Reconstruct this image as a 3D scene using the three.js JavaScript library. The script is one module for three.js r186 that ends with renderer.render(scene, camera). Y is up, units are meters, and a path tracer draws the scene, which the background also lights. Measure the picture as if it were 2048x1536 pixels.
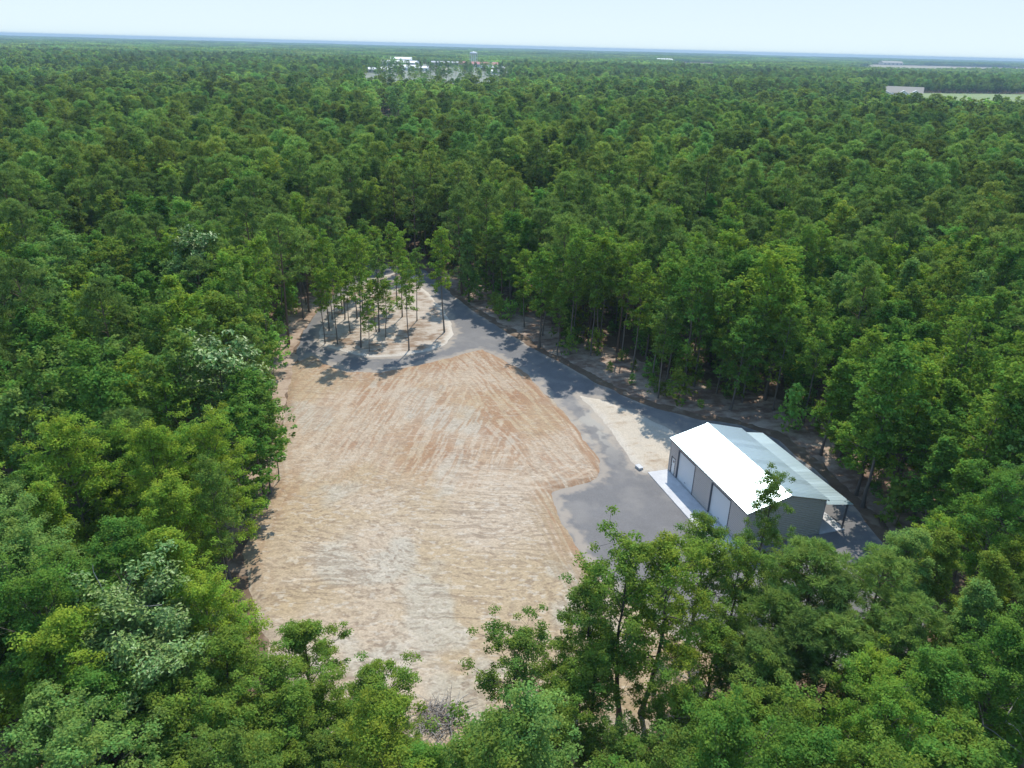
import * as THREE from 'three';
import { mergeGeometries } from 'three/addons/utils/BufferGeometryUtils.js';

// ------------------------------------------------------------------ camera, sky, sun, exposure
// Ground coordinates below are (x, f): x metres to the right, f metres forward of the point under the camera; world = (x, y, -f).
const scene = new THREE.Scene();
const CAM_H = 45;
const camera = new THREE.PerspectiveCamera(54.86, 4 / 3, 0.5, 40000);
camera.position.set(0, CAM_H, 0);
camera.rotation.order = 'YXZ';
camera.rotation.set(THREE.MathUtils.degToRad(-24.54), 0, THREE.MathUtils.degToRad(1.483));
scene.add(camera);
camera.updateMatrixWorld(true);

const SUN = new THREE.Vector3(0.12, 0.788, -0.603).normalize();
{
  const w = 512, h = 256, data = new Float32Array(w * h * 4);
  const zen = [0.24, 0.44, 0.82], hor = [0.735, 0.865, 0.90];
  for (let j = 0; j < h; j++) for (let i = 0; i < w; i++) {
    const el = ((j + 0.5) / h - 0.5) * Math.PI, az = ((i + 0.5) / w - 0.5) * 2 * Math.PI;
    const d = new THREE.Vector3(Math.cos(el) * Math.cos(az), Math.sin(el), Math.cos(el) * Math.sin(az));
    const up = Math.max(0, d.y), t = Math.pow(1 - up, 2.4);
    const c = Math.max(0, d.dot(SUN)), glow = 0.22 * Math.pow(c, 6) + 0.35 * Math.pow(c, 40);
    const k = (j * w + i) * 4;
    for (let n = 0; n < 3; n++) data[k + n] = zen[n] * (1 - t) + hor[n] * t + glow * [1, 0.97, 0.9][n] * (1 - t);
    data[k + 3] = 1;
  }
  const sky = new THREE.DataTexture(data, w, h, THREE.RGBAFormat, THREE.FloatType);
  sky.mapping = THREE.EquirectangularReflectionMapping;
  sky.magFilter = THREE.LinearFilter; sky.needsUpdate = true;
  scene.background = sky; scene.environment = sky;
}
const sun = new THREE.DirectionalLight(new THREE.Color().setRGB(1, 0.95, 0.86), 4.2);
sun.position.copy(SUN).multiplyScalar(300).add(new THREE.Vector3(0, 0, -80));
sun.target.position.set(0, 0, -80);
sun.castShadow = true; sun.shadow.radius = 1.2; sun.shadow.mapSize.set(4096, 4096);
Object.assign(sun.shadow.camera, { left: -180, right: 180, top: 180, bottom: -180, near: 1, far: 900 });
scene.add(sun, sun.target);

const renderer = new THREE.WebGLRenderer({ antialias: true });
renderer.toneMapping = THREE.LinearToneMapping;
renderer.toneMappingExposure = 1.14;
renderer.shadowMap.enabled = true;

// ------------------------------------------------------------------ helpers
const rng = seed => () => { seed |= 0; seed = seed + 0x6D2B79F5 | 0; let t = Math.imul(seed ^ seed >>> 15, 1 | seed); t = t + Math.imul(t ^ t >>> 7, 61 | t) ^ t; return ((t ^ t >>> 14) >>> 0) / 4294967296; };
const clamp = (v, a = 0, b = 1) => v < a ? a : v > b ? b : v;
const sstep = (a, b, v) => { const t = clamp((v - a) / (b - a)); return t * t * (3 - 2 * t); };
const lerp = (a, b, t) => a + (b - a) * t;
const hash2 = (x, y, s) => { let h = Math.imul(x, 374761393) ^ Math.imul(y, 668265263) ^ Math.imul(s, 1274126177); h = Math.imul(h ^ h >>> 13, 1274126177); return ((h ^ h >>> 16) >>> 0) / 4294967296; };
function vnoise(x, y, s = 0) {            // smooth value noise, 0..1
  const xi = Math.floor(x), yi = Math.floor(y), fx = x - xi, fy = y - yi;
  const u = fx * fx * (3 - 2 * fx), v = fy * fy * (3 - 2 * fy);
  return lerp(lerp(hash2(xi, yi, s), hash2(xi + 1, yi, s), u), lerp(hash2(xi, yi + 1, s), hash2(xi + 1, yi + 1, s), u), v);
}
const fbm = (x, y, s = 0, o = 4) => { let a = 0, w = 0.5, t = 0; for (let k = 0; k < o; k++) { a += w * vnoise(x, y, s + k * 17); t += w; x = x * 2.03 + 11.3; y = y * 2.03 + 5.7; w *= 0.5; } return a / t; };
function inPoly(x, y, P) { let c = false; for (let i = 0, j = P.length - 1; i < P.length; j = i++) { const a = P[i], b = P[j]; if ((a[1] > y) !== (b[1] > y) && x < (b[0] - a[0]) * (y - a[1]) / (b[1] - a[1]) + a[0]) c = !c; } return c; }
function edgeDist(x, y, P) { let m = 1e9; for (let i = 0, j = P.length - 1; i < P.length; j = i++) { const a = P[j], b = P[i], dx = b[0] - a[0], dy = b[1] - a[1]; const t = clamp(((x - a[0]) * dx + (y - a[1]) * dy) / (dx * dx + dy * dy)); const ex = x - a[0] - t * dx, ey = y - a[1] - t * dy; m = Math.min(m, ex * ex + ey * ey); } return Math.sqrt(m); }
const sdPoly = (x, y, P) => (inPoly(x, y, P) ? 1 : -1) * edgeDist(x, y, P);
const boundsOf = (P, m = 0) => [Math.min(...P.map(p => p[0])) - m, Math.max(...P.map(p => p[0])) + m, Math.min(...P.map(p => p[1])) - m, Math.max(...P.map(p => p[1])) + m];
const used = {};
const numbered = n => { const k = used[n] = (used[n] ?? -1) + 1; return k ? `${n}_${String(k).padStart(3, '0')}` : n; };
function tag(o, label, category, group, kind) { if (label) o.userData.label = label; if (category) o.userData.category = category; if (group) o.userData.group = group; if (kind) o.userData.kind = kind; return o; }
function shadows(o) { o.traverse(m => { if (m.isMesh) { m.castShadow = true; m.receiveShadow = true; } }); return o; }
function part(name, geo, mat, parent) { const m = new THREE.Mesh(geo, mat); m.name = name; parent.add(m); return m; }
function structure(name, geo, mat) { const m = new THREE.Mesh(geo, mat); m.name = numbered(name); m.userData.kind = 'structure'; scene.add(shadows(m)); return m; }
const lin = (r, g, b) => new THREE.Color().setRGB(r, g, b);
const std = (r, g, b, roughness = 0.9, extra = {}) => new THREE.MeshStandardMaterial({ color: lin(r, g, b), roughness, metalness: 0, ...extra });
const toS = v => { v = clamp(v); return 255 * (v <= 0.0031308 ? v * 12.92 : 1.055 * Math.pow(v, 1 / 2.4) - 0.055); };
function tex(w, h, fn, srgb = true, repeat = false) {   // fn(u, v) -> [r, g, b] linear (or a grey height)
  const d = new Uint8Array(w * h * 4);
  for (let j = 0; j < h; j++) for (let i = 0; i < w; i++) {
    const c = fn((i + 0.5) / w, (j + 0.5) / h), k = (j * w + i) * 4;
    if (srgb) { d[k] = toS(c[0]); d[k + 1] = toS(c[1]); d[k + 2] = toS(c[2]); } else { d[k] = d[k + 1] = d[k + 2] = 255 * clamp(c); }
    d[k + 3] = 255;
  }
  const t = new THREE.DataTexture(d, w, h, THREE.RGBAFormat);
  t.magFilter = THREE.LinearFilter; t.minFilter = THREE.LinearFilter;
  if (srgb) t.colorSpace = THREE.SRGBColorSpace;
  if (repeat) t.wrapS = t.wrapT = THREE.RepeatWrapping;
  t.needsUpdate = true;
  return t;
}
const mix3 = (a, b, t) => [lerp(a[0], b[0], t), lerp(a[1], b[1], t), lerp(a[2], b[2], t)];
const mul3 = (a, k) => [a[0] * k, a[1] * k, a[2] * k];

// ------------------------------------------------------------------ ground plan, in metres (x, f)
const LOT = [[-5.0, 112.0], [-2.0, 109.0], [1.9, 103.3], [4.4, 97.1], [6.7, 91.5], [8.4, 86.4], [9.7, 81.7], [10.9, 77.7], [11.1, 75.2], [10.7, 73.4], [9.4, 71.9], [7.4, 70.9], [4.8, 69.8], [5.1, 67.4], [5.9, 64.2], [6.8, 61.6], [7.4, 59.6], [7.9, 57.7], [9.1, 55.2], [11.1, 52.2], [13.6, 49.2], [16.9, 46.7], [20.7, 45.4], [18.8, 41.6], [10.4, 36.9], [-0.1, 30.8], [-4.9, 29.0], [-11.0, 33.7], [-16.8, 40.4], [-20.0, 46.5], [-22.8, 51.2], [-25.7, 58.2], [-26.4, 64.1], [-26.3, 68.9], [-27.2, 74.1], [-29.2, 82.7], [-31.5, 92.9], [-34.2, 103.5], [-31.6, 107.6], [-28.4, 104.6], [-24.8, 101.6], [-19.8, 101.8], [-13.6, 105.7], [-9.2, 108.7]];
const ISLAND = [[-19.1, 145.6], [-16.4, 139.8], [-13.0, 130.9], [-10.8, 123.5], [-10.0, 118.5], [-10.9, 113.3], [-13.3, 110.5], [-17.8, 107.7], [-22.4, 107.0], [-26.7, 108.8], [-31.9, 112.2], [-33.6, 120.0], [-33.4, 135.3], [-31.1, 148.8], [-25.8, 154.8], [-21.2, 152.6]];
const WEDGE = [[9.4, 95.4], [12.5, 94.2], [15.6, 91.3], [18.6, 88.1], [21.0, 85.2], [24.6, 79.7], [23.1, 73.3], [18.6, 75.1], [16.2, 74.3], [15.5, 74.6], [14.7, 76.8], [13.7, 81.1], [12.4, 86.3], [10.8, 91.4]];
const DRIVE = [[-33.0, 164.4], [-25.4, 158.8], [-19.7, 157.4], [-12.2, 140.1], [-6.2, 128.1], [-1.0, 119.9], [2.8, 113.2], [8.2, 106.2], [12.9, 99.0], [17.4, 94.2], [21.1, 91.0], [25.3, 88.5], [30.4, 87.3], [34.0, 83.5], [36.4, 76.2], [37.7, 68.9], [38.0, 63.0], [39.0, 57.2], [38.0, 51.7], [32.1, 45.6], [23.5, 44.2], [15.8, 45.5], [8.4, 52.4], [-1.3, 79.0], [-23.3, 96.8], [-32.1, 102.6], [-34.6, 109.4], [-35.9, 119.7], [-35.6, 134.9], [-34.0, 152.1]];
const VERGE = [[-17.8, 155.6], [-12.3, 140.8], [-6.2, 129.2], [-1.0, 121.1], [2.8, 114.3], [8.2, 106.8], [13.0, 99.4], [17.4, 94.5], [21.2, 91.6], [25.5, 89.1], [30.5, 87.9], [34.6, 84.0], [36.9, 76.3], [38.2, 69.0], [38.6, 63.1], [40.4, 60.3], [47.2, 66.5], [44.7, 86.7], [38.8, 97.1], [28.2, 101.8], [18.4, 113.2], [6.6, 126.9], [-5.1, 147.5], [-14.4, 159.9]];
const LEFTVERGE = [[-31.2, 101.2], [-31.0, 93], [-28.7, 82.7], [-26.7, 74.1], [-25.6, 68.9], [-26, 60], [-28.5, 57], [-31, 62], [-33, 72], [-35, 84], [-37, 98], [-41, 108], [-43, 122], [-42, 138], [-35.8, 136], [-35.6, 119.7], [-34.4, 109.4]];
// open ground that the standing trees leave in sight
const OPEN = [[-41.4, 144.3], [-18.4, 155.5], [-10.5, 137.1], [2.8, 116.6], [16.4, 97.5], [26.9, 89.3], [34.0, 88.3], [39.0, 69.9], [38.7, 63.0], [31.8, 61.0], [23.5, 61.9], [19.8, 63.5], [11.2, 64.9], [7.3, 58.8], [7.9, 52.4], [4.5, 46.8], [0, 46.1], [-2.5, 40.0], [-4.7, 36.1], [-7.7, 39.8], [-10.7, 44.1], [-16.5, 48.1], [-19.2, 46.0], [-23.3, 51.9], [-26.6, 59.8], [-26.8, 68.8], [-30.3, 84.0], [-32.6, 101.6], [-38.7, 123.4]];
const GREENFIELD = [[285, 625], [488, 1075], [760, 1150], [440, 655]];
const TOWN = [[-150, 690], [-16, 690], [-10, 1420], [-60, 1960], [-330, 2010], [-245, 1250]];
const LAWN = [[-55, 300], [-44, 300], [-76, 524], [-98, 524]];
const TANFIELDS = [[[900, 2300], [1750, 2600], [3300, 4500], [1900, 4420]], [[420, 2150], [560, 2150], [850, 3420], [560, 3250]], [[1800, 2500], [2100, 2700], [3300, 4100], [2500, 3700]]];
const BARN = { A: [18.65, 75.25], u: [0.3006, -0.9538], v: [0.9538, 0.3006], L: 15.4, W: 9.1, eave: 4.3, ridge: 5.55, lean: 3.2, leanLow: 3.2 };
const onBarn = (s, t) => [BARN.A[0] + BARN.u[0] * s + BARN.v[0] * t, BARN.A[1] + BARN.u[1] * s + BARN.v[1] * t];

// ------------------------------------------------------------------ the ground sheets
function sheet(P, y) {                     // flat polygon, uv in metres
  const g = new THREE.ShapeGeometry(new THREE.Shape(P.map(p => new THREE.Vector2(p[0], p[1]))));
  g.rotateX(-Math.PI / 2); g.translate(0, y, 0);
  return g;
}
function rough(P, amp, step, seed) {       // the same outline with a ragged edge
  const out = [];
  for (let i = 0; i < P.length; i++) { const a = P[i], b = P[(i + 1) % P.length], n = Math.max(1, Math.round(Math.hypot(b[0] - a[0], b[1] - a[1]) / step));
    for (let k = 0; k < n; k++) { const x = lerp(a[0], b[0], k / n), y = lerp(a[1], b[1], k / n); out.push([x + (fbm(x * 0.5, y * 0.5, seed) - 0.5) * 2 * amp, y + (fbm(x * 0.5, y * 0.5, seed + 50) - 0.5) * 2 * amp]); } }
  return out;
}
function soil(P, { cell = 0.35, top = 0.2, ramp = 1.2, wob = 0.5, bumps = 0.05, seed = 1, margin = 1.4 }) {   // a low mound of earth: its rim dips under what lies around it
  const [x0, x1, f0, f1] = boundsOf(P, margin), nx = Math.ceil((x1 - x0) / cell), nf = Math.ceil((f1 - f0) / cell);
  const pos = [], uv = [], sd = [], idx = [];
  for (let j = 0; j <= nf; j++) for (let i = 0; i <= nx; i++) {
    const x = x0 + i * cell, f = f0 + j * cell;
    const d = sdPoly(x, f, P) + (fbm(x * 0.45, f * 0.45, seed, 4) - 0.5) * 2 * wob;
    sd.push(d);
    const y = -0.15 + (top + 0.15) * sstep(-0.7, ramp, d) + bumps * (fbm(x * 0.7, f * 0.7, seed + 9, 4) - 0.5) * 2 * sstep(-0.3, 0.8, d) + top * 0.6 * (fbm(x * 0.06, f * 0.06, seed + 5, 2) - 0.5) * sstep(0, 6, d);
    pos.push(x, y, -f); uv.push((x - x0) / (x1 - x0), (f - f0) / (f1 - f0));
  }
  const at = (i, j) => j * (nx + 1) + i;
  for (let j = 0; j < nf; j++) for (let i = 0; i < nx; i++) {
    const a = at(i, j), b = at(i + 1, j), c = at(i + 1, j + 1), d = at(i, j + 1);
    if (Math.max(sd[a], sd[b], sd[c], sd[d]) < -0.6) continue;
    idx.push(a, b, c, a, c, d);
  }
  const g = new THREE.BufferGeometry();
  g.setAttribute('position', new THREE.Float32BufferAttribute(pos, 3)); g.setAttribute('uv', new THREE.Float32BufferAttribute(uv, 2)); g.setIndex(idx); g.computeVertexNormals();
  g.userData = { box: [x0, x1, f0, f1], height: (x, f) => pos[at(clamp(Math.round((x - x0) / cell), 0, nx), clamp(Math.round((f - f0) / cell), 0, nf)) * 3 + 1] };
  return g;
}
const groundTex = (box, w, h, fn, srgb = true) => tex(w, h, (u, v) => fn(lerp(box[0], box[1], u), lerp(box[2], box[3], v)), srgb);

// leaf litter of the forest floor
const per = (x, y, n, s) => {             // tiling noise, period n
  const xi = Math.floor(x), yi = Math.floor(y), fx = x - xi, fy = y - yi, m = k => ((k % n) + n) % n, u = fx * fx * (3 - 2 * fx), v = fy * fy * (3 - 2 * fy);
  return lerp(lerp(hash2(m(xi), m(yi), s), hash2(m(xi + 1), m(yi), s), u), lerp(hash2(m(xi), m(yi + 1), s), hash2(m(xi + 1), m(yi + 1), s), u), v);
};
const litter = tex(1024, 1024, (u, v) => {
  const a = per(u * 8, v * 8, 8, 1), b = per(u * 40, v * 40, 40, 2), c = per(u * 200, v * 200, 200, 3), d = per(u * 16, v * 16, 16, 4);
  let k = mix3([0.10, 0.062, 0.038], [0.20, 0.135, 0.085], clamp(0.25 * a + 0.35 * b + 0.5 * c));
  k = mix3(k, [0.30, 0.23, 0.165], sstep(0.62, 0.85, 0.6 * d + 0.4 * b) * 0.7);
  return mix3(k, [0.05, 0.07, 0.025], sstep(0.66, 0.9, 0.5 * a + 0.5 * c) * 0.6);
}, true, true);
{
  const S = 13000, g = new THREE.PlaneGeometry(2 * S, 2 * S, 8, 8); g.rotateX(-Math.PI / 2);
  const p = g.attributes.position, u = g.attributes.uv; for (let i = 0; i < p.count; i++) u.setXY(i, p.getX(i) / 24, p.getZ(i) / 24);
  structure('ground', g, new THREE.MeshStandardMaterial({ map: litter, roughness: 1 }));
}
// asphalt drive and yard
{
  const P = rough(DRIVE, 0.5, 1.2, 3), box = boundsOf(P), g = sheet(P, 0.02), p = g.attributes.position, u = g.attributes.uv;
  for (let i = 0; i < p.count; i++) u.setXY(i, (p.getX(i) - box[0]) / (box[1] - box[0]), (-p.getZ(i) - box[2]) / (box[3] - box[2]));
  const t = groundTex(box, 1024, 1536, (x, f) => {
    const big = fbm(x * 0.12, f * 0.12, 5, 3), mid = fbm(x * 0.9, f * 0.9, 6, 3), fine = hash2(Math.round(x * 14), Math.round(f * 14), 8);
    let c = mul3([0.170, 0.163, 0.158], 0.68 + 0.20 * big + 0.20 * mid + 0.20 * fine);
    // pale sand washed over the surface beside the dirt wedge, and thin dust elsewhere
    const wash = sstep(0.5, 0.62, fbm(x * 0.55, f * 0.4, 12, 4) + 0.30 * Math.exp(-((x - 11.2) ** 2 / 5 + (f - 87) ** 2 / 22)) - 0.05);
    const dust = sstep(0.55, 0.75, fbm(x * 0.3, f * 0.3, 14, 5));
    c = mix3(c, [0.46, 0.42, 0.35], 0.75 * wash * Math.exp(-((x - 11.2) ** 2 / 14 + (f - 87) ** 2 / 60)));
    c = mix3(c, [0.30, 0.275, 0.24], 0.3 * dust);
    const edge = Math.min(Math.abs(sdPoly(x, f, LOT)), Math.abs(sdPoly(x, f, ISLAND)), Math.abs(sdPoly(x, f, WEDGE)), Math.abs(sdPoly(x, f, VERGE)));
    return mix3(c, [0.42, 0.35, 0.27], 0.6 * sstep(1.3, 0.1, edge + (fbm(x * 1.1, f * 1.1, 21, 3) - 0.5) * 2.2));
  });
  structure('driveway', g, new THREE.MeshStandardMaterial({ map: t, roughness: 0.92 }));
}
// graded dirt lot: pale scraped sand with tyre marks near the camera, clay furrows at the far end
{
  const g = soil(LOT, { cell: 0.3, top: 0.28, ramp: 1.6, wob: 0.5, bumps: 0.05, seed: 31 }), box = g.userData.box;
  const arcs = [];
  const arc = (x, f, r, a0, a1) => arcs.push([x, f, r, a0, a1]);
  arc(-7, 62, 10, 0.6, 1.9); arc(-9, 50, 6, 4.2, 5.6); arc(-2, 84, 13, 4.2, 5.6); arc(4, 84, 12, 3.9, 5.2);
  const marks = (x, f) => {                // 0..1: clods and short blade marks, longer across than along
    const wx = x + 1.2 * (fbm(x * 0.5, f * 0.5, 41, 2) - 0.5), wf = f + 1.0 * (fbm(x * 0.5, f * 0.5, 42, 2) - 0.5), s = fbm(x * 0.08, f * 0.08, 46, 2) * 2 - 1;
    const a = fbm(wx * 1.1 + s * wf * 0.5, wf * 2.7, 43, 3), b = fbm(wx * 2.1 - wf * 0.7, wf * 3.4 + wx * 0.6, 44, 3), z = fbm(x * 0.22, f * 0.22, 47, 3);
    return (sstep(0.53, 0.66, a) * 0.65 + sstep(0.55, 0.68, b) * 0.6) * (0.45 + 0.9 * z);
  };
  const streak = (x, f, dx, df, s) => { const a = x * df - f * dx, b = x * dx + f * df; return 0.2 * fbm(a * 1.1, b * 0.10, s, 3) + 0.8 * fbm(a * 2.8 + 1.6 * fbm(a * 0.15, b * 0.15, s + 8, 2), b * 0.28, s + 3, 3); };
  const look = (x, f) => {
    const n1 = fbm(x * 0.09, f * 0.09, 51, 4), n2 = fbm(x * 0.35, f * 0.35, 52, 4), fine = vnoise(x * 6, f * 9, 53), grain = hash2(Math.round(x * 9), Math.round(f * 11), 54);
    const sd = sdPoly(x, f, LOT);
    const far = sstep(64, 78, f + 16 * (n1 - 0.5) + 6 * (n2 - 0.5));             // furrowed far half
    const right = sstep(-8, 0, x + (f - 90) * 0.38 + 5 * (n2 - 0.5));            // furrows turn parallel to the drive here
    let c = mix3([0.45, 0.362, 0.262], [0.41, 0.315, 0.198], sstep(0.38, 0.60, n1));
    c = mix3(c, [0.41, 0.385, 0.315], 0.6 * sstep(0.55, 0.68, fbm(x * 0.16, f * 0.16, 57, 3)));
    const m = clamp(marks(x, f)), st = lerp(streak(x, f, 0.16, 0.987, 61), streak(x, f, -0.40, 0.92, 71), right);
    const clay = mix3([0.345, 0.225, 0.122], [0.29, 0.155, 0.085], n2), patch = sstep(0.38, 0.60, fbm(x * 0.11, f * 0.11, 59, 3) + 0.10 * right);
    c = mix3(c, clay, far * (0.22 + 0.78 * sstep(0.42, 0.58, st)) * (0.46 + 0.5 * patch));
    c = mix3(c, [0.205, 0.145, 0.098], m * lerp(0.66, 0.38, far));
    c = mix3(c, [0.51, 0.45, 0.36], 0.55 * sstep(0.60, 0.72, fbm(x * 1.5, f * 3.1, 58, 3)) * lerp(1, 0.55, far));
    // clay rim along the drive, and furrows along the lower right edge
    const rim = sstep(3.6, 0.6, sd + 2.4 * (n2 - 0.5)) * sstep(50, 60, f) * (x > -24 ? 1 : 0.35);
    c = mix3(c, mix3([0.32, 0.195, 0.105], [0.26, 0.145, 0.08], fine), 0.85 * rim * sstep(0.3, 0.6, streak(x, f, -0.3, 0.95, 81)));
    const low = sstep(9, 3, sd) * sstep(0, 5, x) * sstep(72, 66, f);
    c = mix3(c, [0.29, 0.21, 0.12], 0.6 * low * sstep(0.42, 0.6, streak(x, f, -0.3, 0.95, 91)));
    for (const [ax, af, r, a0, a1] of arcs) {
      const dx = x - ax, df = f - af, rr = Math.hypot(dx, df); let a = Math.atan2(df, dx); if (a < 0) a += 2 * Math.PI;
      if (a < a0 || a > a1) continue;
      const q = Math.min(Math.abs(rr - r), Math.abs(rr - r - 1.7)) + 0.25 * (fine - 0.5);
      if (q < 0.35) c = mix3(c, [0.52, 0.43, 0.32], 0.4 * (1 - q / 0.35));
    }
    return mul3(c, 0.78 + 0.24 * fine + 0.22 * grain);
  };
  const map = groundTex(box, 1400, 2000, look);
  const bump = groundTex(box, 700, 1000, (x, f) => { const far = sstep(68, 82, f); return 0.55 - 0.35 * clamp(marks(x, f)) + 0.25 * (lerp(streak(x, f, 0.16, 0.987, 61), streak(x, f, -0.40, 0.92, 71), sstep(-8, 0, x + (f - 90) * 0.38)) - 0.5) * (0.4 + far) + 0.15 * (vnoise(x * 5, f * 5, 55) - 0.5); }, false);
  structure('dirt_lot', g, new THREE.MeshStandardMaterial({ map, roughness: 1, bumpMap: bump, bumpScale: 0.10 }));
}
// sandy earth round the trees: island, wedge by the barn, verges towards the woods
function sandy(name, P, opts, pale, brown, share, w, h, seed, rimPale = 0) {
  const g = soil(P, { seed, ...opts }), box = g.userData.box;
  const map = groundTex(box, w, h, (x, f) => {
    const n = fbm(x * 0.3, f * 0.3, seed, 5), m = fbm(x * 1.4, f * 1.4, seed + 1, 4), fine = hash2(Math.round(x * 12), Math.round(f * 12), seed), st = fbm(x * 0.5 + f * 0.2, f * 1.9 - x * 0.5, seed + 4, 4);
    let c = mix3(pale, brown, sstep(0.35, 0.65, 0.4 * n + 0.3 * m + 0.3 * st + share - 0.5));
    if (rimPale) c = mix3(c, [0.62, 0.56, 0.47], rimPale * sstep(1.5, 0.4, sdPoly(x, f, P) + 0.8 * (m - 0.5)));
    return mul3(c, 0.84 + 0.3 * m * fine + 0.1 * fine);
  });
  structure(name, g, new THREE.MeshStandardMaterial({ map, roughness: 1 }));
}
sandy('island_sand', ISLAND, { cell: 0.4, top: 0.14, ramp: 0.9, wob: 0.35 }, [0.50, 0.43, 0.35], [0.24, 0.16, 0.10], 0.47, 512, 768, 101, 0.75);
sandy('barn_side_sand', WEDGE, { cell: 0.3, top: 0.16, ramp: 0.8, wob: 0.4 }, [0.52, 0.45, 0.35], [0.34, 0.25, 0.165], 0.40, 384, 384, 111, 0.4);
sandy('verge_earth', VERGE, { cell: 0.45, top: 0.07, ramp: 2.2, wob: 1.1 }, [0.44, 0.345, 0.265], [0.20, 0.125, 0.085], 0.50, 768, 1024, 121);
sandy('verge_earth', LEFTVERGE, { cell: 0.45, top: 0.10, ramp: 1.4, wob: 0.8 }, [0.42, 0.32, 0.235], [0.24, 0.155, 0.10], 0.46, 384, 768, 131);
// open land far off
const grassTex = (a, b, seed) => tex(256, 256, (u, v) => mix3(a, b, 0.6 * per(u * 8, v * 8, 8, seed) + 0.4 * per(u * 60, v * 60, 60, seed + 1)), true, true);
function field(name, P, y, t, tile) { const g = sheet(rough(P, 6, 30, 7), y), u = g.attributes.uv; for (let i = 0; i < u.count; i++) u.setXY(i, u.getX(i) / tile, u.getY(i) / tile); structure(name, g, new THREE.MeshStandardMaterial({ map: t, roughness: 1 })); }
field('green_field', GREENFIELD, 0.02, grassTex([0.16, 0.23, 0.075], [0.26, 0.31, 0.13], 5), 60);
field('town_ground', TOWN, 0.02, grassTex([0.30, 0.30, 0.27], [0.12, 0.16, 0.07], 8), 160);
field('lawn', LAWN, 0.02, grassTex([0.28, 0.34, 0.04], [0.40, 0.40, 0.07], 11), 25);
const tanT = grassTex([0.36, 0.28, 0.21], [0.30, 0.29, 0.16], 14);
for (const P of TANFIELDS) field('tan_field', P, 0.02, tanT, 260);

// ------------------------------------------------------------------ metal barn
const noiseTex = (seed, a, b) => tex(256, 256, (u, v) => { const k = 0.5 * per(u * 6, v * 6, 6, seed) + 0.3 * per(u * 30, v * 30, 30, seed + 1) + 0.2 * per(u * 120, v * 120, 120, seed + 2); return [lerp(a, b, k), lerp(a, b, k), lerp(a, b, k)]; }, true, true);
const M = {
  roof: new THREE.MeshStandardMaterial({ color: lin(0.62, 0.76, 0.82), metalness: 0.92, roughness: 0.38 }),
  roof2: new THREE.MeshStandardMaterial({ color: lin(0.60, 0.74, 0.80), metalness: 0.92, roughness: 0.41 }),
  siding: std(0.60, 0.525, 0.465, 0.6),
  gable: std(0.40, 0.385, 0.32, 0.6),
  trim: std(0.40, 0.40, 0.39, 0.5),
  dark: std(0.10, 0.11, 0.13, 0.5),
  door: std(0.80, 0.80, 0.79, 0.5),
  maroon: std(0.10, 0.02, 0.025, 0.6),
  post: std(0.10, 0.10, 0.11, 0.6),
  concrete: new THREE.MeshStandardMaterial({ map: noiseTex(3, 0.46, 0.66), roughness: 0.95 }),
  galvan: std(0.55, 0.56, 0.56, 0.6),
};
const box = (x0, x1, y0, y1, z0, z1) => { const g = new THREE.BoxGeometry(x1 - x0, y1 - y0, z1 - z0); g.translate((x0 + x1) / 2, (y0 + y1) / 2, (z0 + z1) / 2); return g; };
function ribbed(y0, y1, span, pitch = 0.23, depth = 0.05) {     // sheet with horizontal ribs; span(y) gives its two ends; faces +z
  const pos = [], idx = [], prof = [[0, 0], [0.42, 0], [0.56, 1], [0.86, 1]];
  const rows = [];
  for (let y = y0; y < y1 - 0.001; y += pitch) for (const [k, d] of prof) if (y + k * pitch < y1 - 0.004) rows.push([y + k * pitch, d * depth]);
  rows.push([y1, 0]);
  for (const [y, d] of rows) { const [a, b] = span(y); pos.push(a, y, d, b, y, d); }
  for (let i = 0; i + 1 < rows.length; i++) { const k = i * 2; idx.push(k, k + 1, k + 3, k, k + 3, k + 2); }
  let g = new THREE.BufferGeometry(); g.setAttribute('position', new THREE.Float32BufferAttribute(pos, 3)); g.setIndex(idx); g = g.toNonIndexed(); g.computeVertexNormals();
  return g;
}
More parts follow.
